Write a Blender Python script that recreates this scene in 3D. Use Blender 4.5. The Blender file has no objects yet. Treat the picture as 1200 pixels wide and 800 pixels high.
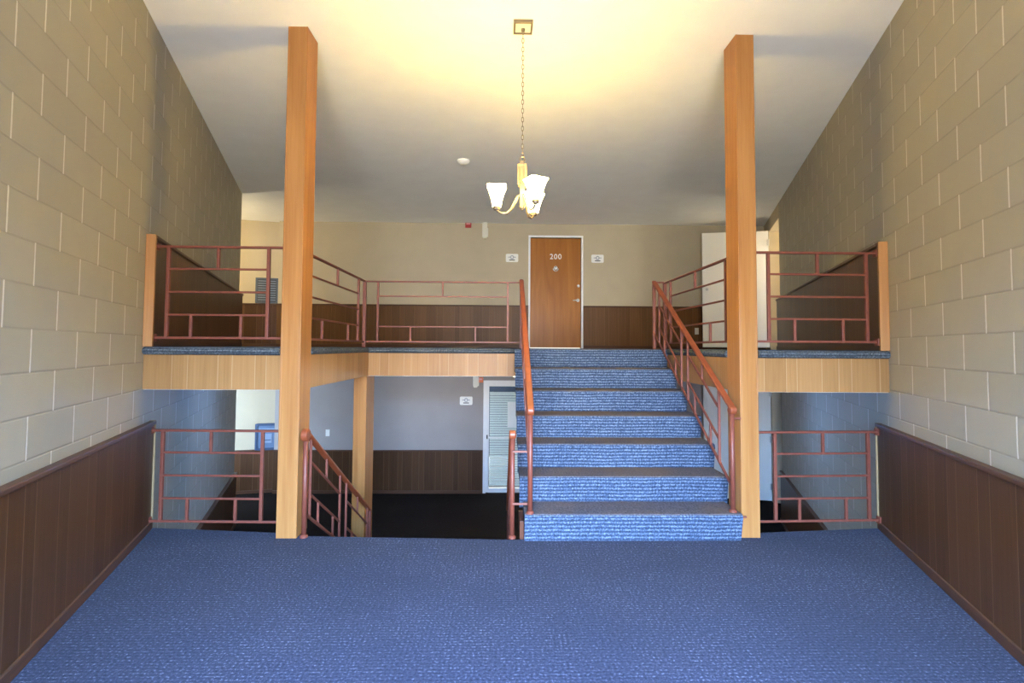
import bpy, bmesh, math, random
from mathutils import Vector, Matrix

random.seed(7)
scene = bpy.context.scene
COL = scene.collection
PI = math.pi

# ------------------------------------------------------------------ helpers
class MB:
    """collects simple shapes into one mesh"""
    def __init__(s):
        s.bm = bmesh.new()
    def box(s, x0, x1, y0, y1, z0, z1):
        v = [s.bm.verts.new(p) for p in ((x0,y0,z0),(x1,y0,z0),(x1,y1,z0),(x0,y1,z0),
                                         (x0,y0,z1),(x1,y0,z1),(x1,y1,z1),(x0,y1,z1))]
        for f in ((0,3,2,1),(4,5,6,7),(0,1,5,4),(1,2,6,5),(2,3,7,6),(3,0,4,7)):
            s.bm.faces.new([v[i] for i in f])
        return s
    def bar(s, p, q, w, h):
        """rectangular bar from p to q; w = horizontal width, h = height of its section"""
        p, q = Vector(p), Vector(q); d = (q-p).normalized()
        up = Vector((0,0,1))
        if abs(d.z) > .999: side = Vector((1,0,0))
        else: side = d.cross(up).normalized()
        up = side.cross(d).normalized()
        v = []
        for c in (p, q):
            for a, b in ((-1,-1),(1,-1),(1,1),(-1,1)):
                v.append(s.bm.verts.new(c + side*(a*w/2) + up*(b*h/2)))
        for f in ((0,1,2,3),(7,6,5,4),(0,4,5,1),(1,5,6,2),(2,6,7,3),(3,7,4,0)):
            s.bm.faces.new([v[i] for i in f])
        return s
    def prism(s, pts, z0, z1):
        b = [s.bm.verts.new((x,y,z0)) for x,y in pts]; t = [s.bm.verts.new((x,y,z1)) for x,y in pts]
        n = len(pts)
        s.bm.faces.new(t); s.bm.faces.new(b[::-1])
        for i in range(n): s.bm.faces.new((b[i], b[(i+1)%n], t[(i+1)%n], t[i]))
        return s
    def prism_x(s, pts, x0, x1):
        """profile of (y,z) points pushed along x"""
        b = [s.bm.verts.new((x0,y,z)) for y,z in pts]; t = [s.bm.verts.new((x1,y,z)) for y,z in pts]
        n = len(pts)
        s.bm.faces.new(b[::-1]); s.bm.faces.new(t)
        for i in range(n): s.bm.faces.new((b[i], b[(i+1)%n], t[(i+1)%n], t[i]))
        return s
    def lathe(s, prof, c=(0,0,0), n=24, axis='z', flip=False):
        rings = []
        for r, z in prof:
            ring = []
            for i in range(n):
                a = 2*PI*i/n
                if axis == 'z': p = (c[0]+r*math.cos(a), c[1]+r*math.sin(a), c[2]+z)
                elif axis == 'y': p = (c[0]+r*math.cos(a), c[1]+z, c[2]+r*math.sin(a))
                else: p = (c[0]+z, c[1]+r*math.cos(a), c[2]+r*math.sin(a))
                ring.append(s.bm.verts.new(p))
            rings.append(ring)
        for a, b in zip(rings, rings[1:]):
            for i in range(n): s.bm.faces.new((a[i], a[(i+1)%n], b[(i+1)%n], b[i]))
        if prof[0][0] > 1e-6: s.bm.faces.new(rings[0][::-1])
        if prof[-1][0] > 1e-6: s.bm.faces.new(rings[-1])
        return s
    def tube(s, pts, r, n=8, closed=False, flat=1.0):
        pts = [Vector(p) for p in pts]; m = len(pts); rings = []
        prev = None
        for i, p in enumerate(pts):
            if closed: d = pts[(i+1)%m]-pts[i-1]
            else: d = pts[min(i+1,m-1)]-pts[max(i-1,0)]
            d.normalize()
            if prev is None:
                u = d.orthogonal().normalized()
                if abs(d.z) < .95: u = d.cross(Vector((0,0,1))).normalized()
            else: u = (prev - d*prev.dot(d)).normalized()
            prev = u; w = d.cross(u)
            rings.append([s.bm.verts.new(p + u*(r*math.cos(2*PI*k/n)) + w*(r*flat*math.sin(2*PI*k/n))) for k in range(n)])
        for i in range(m if closed else m-1):
            a, b = rings[i], rings[(i+1)%m]
            for k in range(n): s.bm.faces.new((a[k], a[(k+1)%n], b[(k+1)%n], b[k]))
        if not closed:
            s.bm.faces.new(rings[0][::-1]); s.bm.faces.new(rings[-1])
        return s
    def sq_loft(s, prof, c, rot=0., corner=.18):
        """square (rounded corner) sections: list of (half width, z); open ended shell"""
        rings = []
        for h, z in prof:
            ring = []
            for k in range(4):
                for t in (-1+corner, 0, 1-corner):
                    a = rot + k*PI/2
                    x, y = h, h*t
                    ring.append(s.bm.verts.new((c[0]+x*math.cos(a)-y*math.sin(a), c[1]+x*math.sin(a)+y*math.cos(a), c[2]+z)))
            rings.append(ring)
        n = 12
        for a, b in zip(rings, rings[1:]):
            for i in range(n): s.bm.faces.new((a[i], a[(i+1)%n], b[(i+1)%n], b[i]))
        s.rings = rings
        return s
    def build(s, name, mat, parent=None, loc=None, rotz=0., smooth=False, bevel=0., seg=2):
        bmesh.ops.remove_doubles(s.bm, verts=s.bm.verts, dist=1e-6)
        bmesh.ops.recalc_face_normals(s.bm, faces=s.bm.faces)
        me = bpy.data.meshes.new(name); s.bm.to_mesh(me); s.bm.free()
        me.materials.append(mat)
        if smooth:
            for p in me.polygons: p.use_smooth = True
        o = bpy.data.objects.new(name, me); COL.objects.link(o)
        if parent is not None: o.parent = parent
        if loc is not None: o.location = loc
        o.rotation_euler.z = rotz
        if bevel:
            b = o.modifiers.new('bevel', 'BEVEL'); b.width = bevel; b.segments = seg; b.limit_method = 'ANGLE'
            b.angle_limit = math.radians(35)
        return o

def tag(o, label=None, cat=None, group=None, kind=None):
    if label: o['label'] = label
    if cat: o['category'] = cat
    if group: o['group'] = group
    if kind: o['kind'] = kind
    return o
def thing(name, label, cat, loc=(0,0,0), rotz=0., group=None, kind=None):
    o = bpy.data.objects.new(name, None); COL.objects.link(o)
    o.empty_display_size = .05
    o.location = loc; o.rotation_euler.z = rotz
    return tag(o, label, cat, group, kind)
def children_of(o): return list(o.children)
def copy_tree(o, parent=None):
    c = o.copy(); COL.objects.link(c)
    if parent is not None: c.parent = parent
    for ch in children_of(o): copy_tree(ch, c)
    return c

# ------------------------------------------------------------------ materials
class NT:
    def __init__(s, name):
        s.m = bpy.data.materials.new(name); s.m.use_nodes = True
        s.t = s.m.node_tree; s.n = s.t.nodes; s.l = s.t.links
        s.b = s.n['Principled BSDF']; s.out = s.n['Material Output']
        s.tc = None
    def obj(s):
        if s.tc is None: s.tc = s.n.new('ShaderNodeTexCoord')
        return s.tc.outputs['Object']
    def xyz(s):
        x = s.n.new('ShaderNodeSeparateXYZ'); s.l.new(s.obj(), x.inputs[0]); return x.outputs
    def math(s, op, a, b=None, c=None):
        n = s.n.new('ShaderNodeMath'); n.operation = op
        for i, v in enumerate((a, b, c)):
            if v is None: continue
            if isinstance(v, (int, float)): n.inputs[i].default_value = v
            else: s.l.new(v, n.inputs[i])
        return n.outputs[0]
    def mix(s, fac, a, b):
        n = s.n.new('ShaderNodeMix'); n.data_type = 'RGBA'
        for sock, v in ((n.inputs[0], fac), (n.inputs[6], a), (n.inputs[7], b)):
            if isinstance(v, (int, float)): sock.default_value = v
            elif isinstance(v, tuple): sock.default_value = v + (1,) if len(v) == 3 else v
            else: s.l.new(v, sock)
        return n.outputs[2]
    def noise(s, scale, detail=3, vec=None, rough=.5, dist=0.):
        n = s.n.new('ShaderNodeTexNoise'); n.inputs['Scale'].default_value = scale
        n.inputs['Detail'].default_value = detail; n.inputs['Roughness'].default_value = rough
        n.inputs['Distortion'].default_value = dist
        s.l.new(vec if vec is not None else s.obj(), n.inputs['Vector'])
        return n.outputs['Fac']
    def scaled(s, sx, sy, sz):
        n = s.n.new('ShaderNodeMapping'); n.inputs['Scale'].default_value = (sx, sy, sz)
        s.l.new(s.obj(), n.inputs['Vector']); return n.outputs[0]
    def ramp(s, fac, lo, hi):
        n = s.n.new('ShaderNodeMapRange'); n.inputs['From Min'].default_value = lo; n.inputs['From Max'].default_value = hi
        s.l.new(fac, n.inputs['Value']); return n.outputs[0]
    def comb(s, x, y, z):
        n = s.n.new('ShaderNodeCombineXYZ')
        for i, v in enumerate((x, y, z)):
            if isinstance(v, (int, float)): n.inputs[i].default_value = v
            else: s.l.new(v, n.inputs[i])
        return n.outputs[0]
    def base(s, v):
        if isinstance(v, tuple): s.b.inputs['Base Color'].default_value = v + (1,)
        else: s.l.new(v, s.b.inputs['Base Color'])
    def set(s, rough=.5, metal=0., spec=.5):
        s.b.inputs['Roughness'].default_value = rough; s.b.inputs['Metallic'].default_value = metal
        s.b.inputs['Specular IOR Level'].default_value = spec
    def bump(s, h, strength=.3, dist=.01):
        n = s.n.new('ShaderNodeBump'); n.inputs['Strength'].default_value = strength; n.inputs['Distance'].default_value = dist
        s.l.new(h, n.inputs['Height']); s.l.new(n.outputs[0], s.b.inputs['Normal'])

def mat_plain(name, col, rough=.5, metal=0., spec=.5, var=.06, scale=9.):
    k = NT(name); f = k.noise(scale, 3)
    k.base(k.mix(k.ramp(f, .3, .7), tuple(c*(1-var) for c in col), tuple(min(1, c*(1+var)) for c in col)))
    k.set(rough, metal, spec); return k.m

def mat_block(name, u0, z0, col):
    """painted concrete block, running bond: length .42, course .1805; upright joints show pale"""
    k = NT(name); x = k.xyz(); L, Hc = .424, .1805
    row = k.math('DIVIDE', k.math('SUBTRACT', x[2], z0), Hc)
    rfl = k.math('FLOOR', row); rfr = k.math('SUBTRACT', row, rfl)
    par = k.math('FLOORED_MODULO', rfl, 2.)
    u = k.math('SUBTRACT', k.math('DIVIDE', k.math('SUBTRACT', x[0], u0), L), k.math('MULTIPLY', par, .5))
    uf = k.math('SUBTRACT', u, k.math('FLOOR', u))
    du = k.math('MULTIPLY', k.math('MINIMUM', uf, k.math('SUBTRACT', 1., uf)), L)
    dv = k.math('MULTIPLY', k.math('MINIMUM', rfr, k.math('SUBTRACT', 1., rfr)), Hc)
    nz = k.noise(7., 2); rag = k.noise(40., 2)
    du2 = k.math('ADD', du, k.math('MULTIPLY', k.math('SUBTRACT', rag, .5), .004))
    vm = k.n.new('ShaderNodeMapRange'); vm.interpolation_type = 'SMOOTHSTEP'
    vm.inputs['From Min'].default_value = .0068; vm.inputs['From Max'].default_value = .0032
    k.l.new(du2, vm.inputs['Value']); vm = vm.outputs[0]
    hm = k.n.new('ShaderNodeMapRange'); hm.interpolation_type = 'SMOOTHSTEP'
    hm.inputs['From Min'].default_value = .007; hm.inputs['From Max'].default_value = .001
    k.l.new(dv, hm.inputs['Value']); hm = hm.outputs[0]
    # each block a slightly different shade
    wn = k.n.new('ShaderNodeTexWhiteNoise'); wn.noise_dimensions = '2D'
    k.l.new(k.comb(k.math('FLOOR', u), rfl, 0.), wn.inputs['Vector'])
    fine = k.noise(160., 3, rough=.7)
    c0 = k.mix(wn.outputs['Value'], tuple(c*.95 for c in col), tuple(c*1.03 for c in col))
    c1 = k.mix(k.math('MULTIPLY', k.ramp(nz, .35, .7), .25), c0, tuple(c*.88 for c in col))
    c2 = k.mix(k.math('MULTIPLY', k.ramp(fine, .35, .75), .10), c1, tuple(min(1, c*1.25) for c in col))
    c3 = k.mix(k.math('MULTIPLY', hm, .30), c2, tuple(c*.62 for c in col))
    inner = k.math('SUBTRACT', 1., hm)
    c4 = k.mix(k.math('MULTIPLY', vm, .5), c3, (.93, .91, .84))
    k.base(c4); k.set(.62, 0., .35)
    h = k.math('SUBTRACT', k.math('MULTIPLY', fine, .25), k.math('MAXIMUM', k.math('MULTIPLY', vm, .8), hm))
    k.bump(h, .45, .004)
    return k.m

GRO = (0., .105, .31, .405, .56, .635, .81, .93, 1.02)
def mat_panel(name, dark, light, groove, gw=.004, along=(1,1,0), rough=.42, grain=1., gfac=.8, sheet=1.22):
    """random-plank panelling: upright boards parted by thin grooves, fine upright grain"""
    k = NT(name); x = k.xyz()
    u = k.math('ADD', k.math('MULTIPLY', x[0], float(along[0])), k.math('MULTIPLY', x[1], float(along[1])))
    if along[2]: u = k.math('ADD', u, x[2])
    um = k.math('FLOORED_MODULO', u, sheet)
    mask = None; board = None
    for i, g in enumerate(GRO):
        d = k.math('ABSOLUTE', k.math('SUBTRACT', um, g + .03))
        m = k.math('LESS_THAN', d, gw/2)
        mask = m if mask is None else k.math('MAXIMUM', mask, m)
        s_ = k.math('GREATER_THAN', um, g + .03)
        board = s_ if board is None else k.math('ADD', board, s_)
    wn = k.n.new('ShaderNodeTexWhiteNoise'); wn.noise_dimensions = '2D'
    k.l.new(k.comb(board, k.math('FLOOR', k.math('DIVIDE', u, sheet)), 0.), wn.inputs['Vector'])
    gr = k.noise(1., 4, vec=k.comb(k.math('MULTIPLY', u, 55.), 0., k.math('MULTIPLY', x[2], 1.6)), rough=.6, dist=.6)
    blot = k.noise(1., 2, vec=k.comb(k.math('MULTIPLY', u, 6.), 0., k.math('MULTIPLY', x[2], 1.2)))
    f = k.math('ADD', k.math('MULTIPLY', k.ramp(gr, .3, .7), .45*grain), k.math('MULTIPLY', wn.outputs['Value'], .45))
    f = k.math('ADD', f, k.math('MULTIPLY', k.ramp(blot, .3, .7), .2))
    c = k.mix(f, dark, light)
    k.base(k.mix(k.math('MULTIPLY', mask, gfac), c, groove)); k.set(rough, 0., .22)
    k.bump(k.math('SUBTRACT', k.math('MULTIPLY', gr, .08), mask), .35, .003)
    return k.m

def mat_wood(name, dark, light, freq=38., rough=.42, streak=.5, axis=2):
    k = NT(name); x = k.xyz()
    sc = [freq, freq, freq]; sc[axis] = 1.1
    gr = k.noise(1., 5, vec=k.scaled(*sc), rough=.62, dist=.9)
    sc2 = [7., 7., 7.]; sc2[axis] = .5
    bl = k.noise(1., 3, vec=k.scaled(*sc2), dist=1.5)
    f = k.math('ADD', k.math('MULTIPLY', k.ramp(gr, .28, .72), streak), k.math('MULTIPLY', k.ramp(bl, .3, .7), 1-streak))
    k.base(k.mix(f, dark, light)); k.set(rough, 0., .25); k.bump(gr, .06, .002)
    return k.m

def mat_carpet(name, dark, mid, light, rib=.021, ribf=.4, worn_lit=None, sheen=0.):
    k = NT(name); x = k.xyz()
    w = k.math('ADD', x[1], x[2])
    wob = k.noise(3.0, 2); n1 = k.noise(150., 2, vec=k.scaled(1., 1., 1.), rough=.6)
    row = k.math('SINE', k.math('ADD', k.math('MULTIPLY', w, 2*PI/rib), k.math('MULTIPLY', wob, 5.)))
    col = k.math('SINE', k.math('ADD', k.math('MULTIPLY', x[0], 2*PI/.021), k.math('MULTIPLY', n1, 7.)))
    n2 = k.noise(85., 3, rough=.75); wear = k.noise(1.6, 3)
    f = k.math('ADD', k.math('MULTIPLY', k.ramp(n2, .32, .68), .62), k.math('MULTIPLY', k.math('ADD', row, 1.), .5*ribf))
    f = k.math('ADD', f, k.math('MULTIPLY', col, .03))
    f = k.math('ADD', f, k.math('MULTIPLY', k.math('SUBTRACT', wear, .5), .25))
    c = k.mix(k.ramp(f, .08, .55), dark, mid)
    c = k.mix(k.ramp(f, .54, .98), c, light)
    if worn_lit:                                        # upward faces: warm lamp light and tread dirt, both put into the colour
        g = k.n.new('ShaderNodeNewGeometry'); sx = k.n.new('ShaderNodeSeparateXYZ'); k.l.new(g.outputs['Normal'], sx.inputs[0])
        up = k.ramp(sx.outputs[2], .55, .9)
        c = k.mix(k.math('MULTIPLY', up, k.ramp(wear, .1, .6)), c, k.mix(f, tuple(v*.6 for v in worn_lit), tuple(v*1.5 for v in worn_lit)))
    k.base(c); k.set(.95, 0., .03); k.b.inputs['Sheen Weight'].default_value = sheen
    k.bump(k.math('ADD', f, n1), .55, .005)
    return k.m

M = {}
CREAM = (.60, .56, .46)
M['block_left'] = mat_block('painted_block_left', 2.06, 1.355 - .1805*20, (.375, .348, .268))
M['block_right'] = mat_block('painted_block_right', 2.49, 1.370 - .1805*20, (.375, .348, .268))
M['plaster'] = mat_plain('cream_plaster', (.50, .425, .295), .75, var=.04, scale=3.)
M['plaster_shade'] = mat_plain('shaded_cream_plaster', (.345, .315, .295), .75, var=.04, scale=3.)  # same cream paint, greyed: shade of the lower hall put into the colour
M['ceiling'] = mat_plain('white_ceiling', (.90, .89, .86), .85, var=.02, scale=4.)
M['panel_dark'] = mat_panel('dark_plank_panelling', (.044, .019, .0075), (.100, .044, .0175), (.17, .10, .055), gw=.005, gfac=.75)
M['panel_lit'] = mat_panel('lit_dark_panelling', (.090, .040, .014), (.165, .080, .030), (.20, .12, .06), gw=.005, gfac=.6)  # lighter copy of the dark panelling, warm light put into its colour
M['panel_light'] = mat_panel('honey_plank_panelling', (.22, .110, .037), (.36, .195, .076), (.50, .35, .20), gw=.004, gfac=.5)
M['post_wood'] = mat_wood('honey_oak', (.26, .105, .028), (.41, .20, .066), 42.)
M['cap_wood'] = mat_wood('dark_moulding', (.055, .024, .013), (.12, .055, .03), 30., axis=0)
M['pale_trim'] = mat_wood('pale_edge_trim', (.20, .135, .065), (.30, .21, .11), 30.)
M['door_wood'] = mat_wood('birch_door_veneer', (.32, .110, .016), (.48, .19, .036), 14., rough=.35, streak=.35)
M['stringer'] = mat_wood('red_brown_stringer', (.05, .016, .008), (.10, .034, .018), 30., axis=1)
M['carpet'] = mat_carpet('blue_tweed_carpet', (.024, .034, .060), (.070, .108, .175), (.24, .30, .38))
M['carpet_stair'] = mat_carpet('blue_stair_carpet', (.019, .027, .048), (.048, .074, .130), (.20, .25, .34), worn_lit=(.105, .088, .085))
M['carpet_floor'] = mat_carpet('blue_tweed_floor', (.010, .012, .025), (.032, .036, .069), (.27, .28, .36), rib=.021, ribf=.15, sheen=.05)
M['carpet_edge_lit'] = mat_carpet('landing_carpet_edge_lit', (.026, .032, .040), (.062, .075, .088), (.20, .22, .24))  # landing carpet made greyer: warm light on the edge put into the colour
M['carpet_low'] = mat_carpet('shaded_low_carpet', (.009, .007, .006), (.018, .014, .012), (.04, .032, .028))  # lower carpet darkened: the dim hall's shade is put into its colour
M['rail'] = mat_plain('rust_red_paint', (.155, .040, .024), .5, var=.12, scale=30.)
M['handrail'] = mat_plain('orange_red_handrail', (.225, .052, .018), .45, var=.12, scale=14.)
M['white'] = mat_plain('white_paint', (.90, .90, .88), .45, var=.02)
M['door_white'] = mat_plain('white_door_paint', (.76, .75, .69), .5, var=.02, scale=2.)
M['plastic'] = mat_plain('ivory_plastic', (.72, .70, .60), .4, var=.02)
M['plaque'] = mat_plain('white_plaque', (.88, .87, .82), .4, var=.02)
M['mark_grey'] = mat_plain('grey_print', (.42, .44, .46), .5)
M['mark_dark'] = mat_plain('dark_print', (.05, .055, .05), .5)
M['red'] = mat_plain('alarm_red', (.36, .022, .022), .4)
M['pink'] = mat_plain('alarm_lettering_band', (.72, .35, .33), .4)
M['orange_plastic'] = mat_plain('orange_alarm', (.75, .17, .05), .4)
M['slate'] = mat_plain('slate_blue_enamel', (.085, .105, .135), .4, .2)
M['slate_dark'] = mat_plain('slate_dark_enamel', (.035, .045, .06), .4, .2)
M['slate_light'] = mat_plain('slate_light_enamel', (.20, .24, .30), .4, .2)
M['blue_panel'] = mat_plain('blue_grey_enamel', (.13, .20, .32), .4, .2)
M['blue_panel_dark'] = mat_plain('blue_dark_enamel', (.05, .085, .16), .4, .2)
M['blue_panel_light'] = mat_plain('blue_pale_enamel', (.26, .34, .46), .4, .2)
M['nickel'] = mat_plain('brushed_nickel', (.19, .155, .115), .38, .6, var=.05, scale=40.)
M['pale_metal'] = mat_plain('pale_satin_metal', (.74, .70, .60), .4, .1, var=.03)
M['steel'] = mat_plain('satin_steel', (.62, .62, .60), .32, 1., var=.04, scale=40.)
M['black'] = mat_plain('black_metal', (.02, .02, .022), .4, .5)
def mat_sheer(name, col, fac):
    k = NT(name); f_ = k.noise(8., 2); k.base(k.mix(f_, tuple(c*.97 for c in col), col)); k.set(.5)
    tr = k.n.new('ShaderNodeBsdfTranslucent'); tr.inputs[0].default_value = col + (1,)
    mx = k.n.new('ShaderNodeMixShader'); mx.inputs[0].default_value = fac
    k.l.new(k.b.outputs[0], mx.inputs[1]); k.l.new(tr.outputs[0], mx.inputs[2]); k.l.new(mx.outputs[0], k.out.inputs['Surface']); return k.m
M['blind'] = mat_sheer('white_slat', (.80, .84, .83), .35)
M['pale_sheet'] = mat_sheer('white_sheet', (.97, .97, .96), .55)
M['concrete'] = mat_plain('outside_concrete', (.06, .06, .06), .9, var=.15, scale=6.)

def mat_glow(name, col, strength, base=(.9, .88, .82)):
    k = NT(name); k.base(base); k.set(.35)
    n = k.noise(6., 2)
    k.b.inputs['Emission Color'].default_value = col + (1,)
    k.l.new(k.math('ADD', strength*.94, k.math('MULTIPLY', n, strength*.12)), k.b.inputs['Emission Strength'])
    return k.m
M['shade'] = mat_glow('lit_frosted_glass', (1., .665, .15), 80.)
M['dome'] = mat_glow('lit_dome_glass', (1., .74, .42), 1.3)

def mat_glass(name):
    k = NT(name); n = k.n; l = k.l
    tr = n.new('ShaderNodeBsdfTransparent'); tr.inputs[0].default_value = (.93, .96, .97, 1)
    gl = n.new('ShaderNodeBsdfGlossy'); gl.inputs['Roughness'].default_value = .02
    fr = n.new('ShaderNodeFresnel'); fr.inputs[0].default_value = 1.45
    mx = n.new('ShaderNodeMixShader'); l.new(fr.outputs[0], mx.inputs[0]); l.new(tr.outputs[0], mx.inputs[1]); l.new(gl.outputs[0], mx.inputs[2])
    l.new(mx.outputs[0], k.out.inputs['Surface']); return k.m
M['glass'] = mat_glass('door_glass')

# ------------------------------------------------------------------ dimensions (metres, camera at the origin looking along +y)
ZU, ZL, ZC, ZS = 1.2826, -1.281, 3.53, .9933       # upper floor, lower floor, ceiling, slab underside
YB = 9.07                                           # back wall
LA, LB, RA, RB = -1.1911, -.3564, 1.4129, .3698     # side walls: x = a + b*y
LK, RK = math.hypot(1, LB), math.hypot(1, RB)
def XL(y): return LA + LB*y
def XR(y): return RA + RB*y
L_LOC, L_ROT = (LA, 0, 0), math.atan2(1, LB)
R_LOC, R_ROT = (RA, 0, 0), math.atan2(1, RB)
Y0 = -.55

# ------------------------------------------------------------------ the shell
def struct(o, label, cat): return tag(o, label, cat, kind='structure')

struct(MB().prism([(XL(Y0), Y0), (XR(Y0), Y0), (XR(3.674), 3.674), (1.832, 3.584), (1.65, 3.505), (.07, 3.462),
        (-1.30, 3.528), (-1.554, 3.594), (XL(3.696), 3.696)], -.22, 0).build('floor', M['carpet_floor']),
       'blue tweed carpet on the entry floor in the foreground', 'floor')
fu = struct(MB().prism([(XL(3.512), 3.512), (-1.40, 3.512), (-1.40, 5.282), (1.672, 5.282), (1.672, 3.512), (XR(3.512), 3.512),
        (XR(7.6), 7.6), (7.0, 7.6), (7.0, YB), (-4.0, YB), (-4.0, 9.18), (-7.0, 9.18), (-7.0, 7.45), (XL(7.45), 7.45)],
        ZS + .01, ZU).build('floor_upper', M['carpet']),
       'carpeted upper landing floor reached by the blue stairs', 'floor')
def nosing(pts, parent):
    for (a, b) in pts:
        a, b = Vector(a), Vector(b); d = (b-a).normalized(); z = ZU - .026
        MB().tube([a, b], .030, 10, flat=.93).build('carpet_nosing', M['carpet_edge_lit'], parent, smooth=False)
zn = ZU - .028
nosing([((XL(3.49)+.01, 3.49, zn), (-1.512, 3.49, zn)), ((-1.393, 3.68, zn), (-1.393, 5.25, zn)), ((-1.393, 5.262, zn), (.14, 5.262, zn)),
        ((1.660, 5.26, zn), (1.660, 3.68, zn)), ((1.777, 3.49, zn), (XR(3.49)-.01, 3.49, zn))], fu)
struct(MB().prism([(XL(3.52), 3.52), (-1.40, 3.52), (-1.40, 5.285), (1.68, 5.285), (1.68, 3.52), (XR(3.52), 3.52),
        (XR(7.6), 7.6), (7.0, 7.6), (7.0, YB), (-4.0, YB), (-4.0, 9.18), (-7.0, 9.18), (-7.0, 7.45), (XL(7.45), 7.45)],
        ZS - .004, ZS + .01).build('ceiling_lower', M['ceiling']), 'white soffit over the lower hall', 'ceiling')
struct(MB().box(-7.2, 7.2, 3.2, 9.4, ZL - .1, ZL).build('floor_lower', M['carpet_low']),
       'carpet of the lower hall, darkened for shade', 'floor')
struct(MB().prism([(XL(Y0)-.2, Y0-.2), (XR(Y0)+.2, Y0-.2), (7.2, 7.5), (7.2, 9.4), (-7.2, 9.4), (-7.2, 7.4)], ZC, ZC + .12).build('ceiling', M['ceiling']),
       'white flat ceiling over the whole stair hall', 'ceiling')

wl = struct(MB().box(Y0*LK, 7.45*LK, 0, .2, ZL, ZC).build('wall_left', M['block_left'], None, L_LOC, L_ROT),
       'left wall of cream painted concrete block', 'wall')
wr = struct(MB().box(Y0*RK, 7.6*RK, -.2, 0, ZL, ZC).build('wall_right', M['block_right'], None, R_LOC, R_ROT),
       'right wall of cream painted concrete block', 'wall')
# smooth end of the right wall with a doorway on each floor
m = MB()
m.box(7.6*RK, 8.52*RK, -.15, 0, ZU + 2.02, ZC).box(7.6*RK, 8.52*RK, -.15, 0, ZL + 2.02, ZU - .29)
m.box(8.52*RK, YB*RK, -.15, 0, ZL, ZC)
struct(m.build('wall_right_end', M['plaster'], None, R_LOC, R_ROT), 'plain cream wall around the doorways at the far right', 'wall')

# back wall: solid around door openings
DX0, DX1, DH = .50, 1.42, ZU + 2.0                   # door 200 opening
GX0, GX1, GH = -.325, .72, ZL + 1.985                # glass door opening
m = MB()
m.box(-4.0, DX0, YB, YB+.15, ZU, ZC).box(DX1, XR(YB)+.0, YB, YB+.15, ZU, ZC).box(DX0, DX1, YB, YB+.15, DH, ZC)
struct(m.build('wall_back', M['plaster']), 'cream back wall of the upper landing', 'wall')
m = MB().box(-4.0, GX0, YB, YB+.15, ZL, ZU-.02).box(GX1, XR(YB), YB, YB+.15, ZL, ZU-.02).box(GX0, GX1, YB, YB+.15, GH, ZU-.02)
struct(m.build('wall_back_lower', M['plaster_shade']), 'cream back wall of the lower hall, greyed for shade', 'wall')
# left side passage behind the end of the block wall
an = math.atan2(.16, .72)
m = MB()
m.prism([(-7.2, 8.98), (-4.72, 8.99), (-3.98, 9.17), (-3.98, 9.32), (-7.2, 9.2)], ZL, ZC)
struct(m.build('wall_passage_left', M['plaster']), 'pale wall at the back of the left passage', 'wall')
struct(MB().prism([(-7.2, 7.25), (XL(7.45)-.2, 7.25), (XL(7.45)-.2, 7.45), (-7.2, 7.45)], ZL, ZC).box(-7.2, -7.0, 7.4, 9.3, ZL, ZC)
       .build('wall_passage_end', M['plaster']), 'closing wall of the left passage', 'wall')
struct(MB().box(XR(7.6)+.2, 7.2, 7.35, 7.55, ZL, ZC).box(7.0, 7.2, 7.5, 9.3, ZL, ZC).box(XR(YB), 7.2, YB, YB+.15, ZL, ZC)
       .build('wall_passage_right', M['plaster']), 'walls of the right passage behind the white doors', 'wall')
struct(MB().prism([(XL(3.3), 3.2), (XR(3.3), 3.2), (XR(3.3), 3.35), (XL(3.3), 3.35)], ZL, -.22).build('wall_under_entry', M['plaster']),
       'wall below the entry floor', 'wall')
# entrance side behind the camera
EX0, EX1, EH = -.98, 1.19, 2.2
struct(MB().box(XL(Y0)-.2, EX0, Y0-.15, Y0, 0, ZC).box(EX1, XR(Y0)+.2, Y0-.15, Y0, 0, ZC).box(EX0, EX1, Y0-.15, Y0, EH, ZC)
       .build('wall_entrance', M['plaster']), 'entrance wall behind the viewer', 'wall')
struct(MB().box(EX0, EX0+.05, Y0-.1, Y0-.04, 0, EH).box(EX1-.05, EX1, Y0-.1, Y0-.04, 0, EH).box(.075, .125, Y0-.1, Y0-.04, 0, EH)
       .box(EX0, EX1, Y0-.1, Y0-.04, EH-.06, EH).build('door_5', M['steel']), 'open frame of the entrance doors behind the viewer', 'door')

# ------------------------------------------------------------------ wainscots
def wainscot(name, label, loc, rot, x0, x1, side, z0, z1, thick=.03, end=None, endw=.007, base=.055, board=None):
    """boards along local x on the room side (+1 or -1 in local y)"""
    t = thing(name, label, 'wainscot', loc, rot, kind='structure')
    def ys(a): return (0, a) if side > 0 else (-a, 0)
    m = MB(); y = ys(thick); m.box(x0, x1, y[0], y[1], z0, z1 - .02); m.build('panelling', board or M['panel_dark'], t)
    y = ys(thick + .016); MB().box(x0, x1, y[0], y[1], z1 - .024, z1).build('cap', M['cap_wood'], t, bevel=.005)
    y = ys(thick + .012); MB().box(x0, x1, y[0], y[1], z0, z0 + base).build('baseboard', M['cap_wood'], t, bevel=.004)
    if end:
        xe, mt = end; y = ys(thick + .012)
        MB().box(min(xe, xe+endw), max(xe, xe+endw), y[0], y[1], z0, z1 + .002).build('end_trim', mt, t, bevel=.003)
    return t
wainscot('trim_1', 'dark plank wainscot along the left wall of the entry floor', L_LOC, L_ROT, Y0*LK, 3.66*LK, -1, 0, .757, end=(3.66*LK, M['pale_trim']))
wainscot('trim_2', 'dark plank wainscot along the right wall of the entry floor', R_LOC, R_ROT, Y0*RK, 3.65*RK, 1, 0, .757, end=(3.65*RK, M['pale_trim']))
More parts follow.
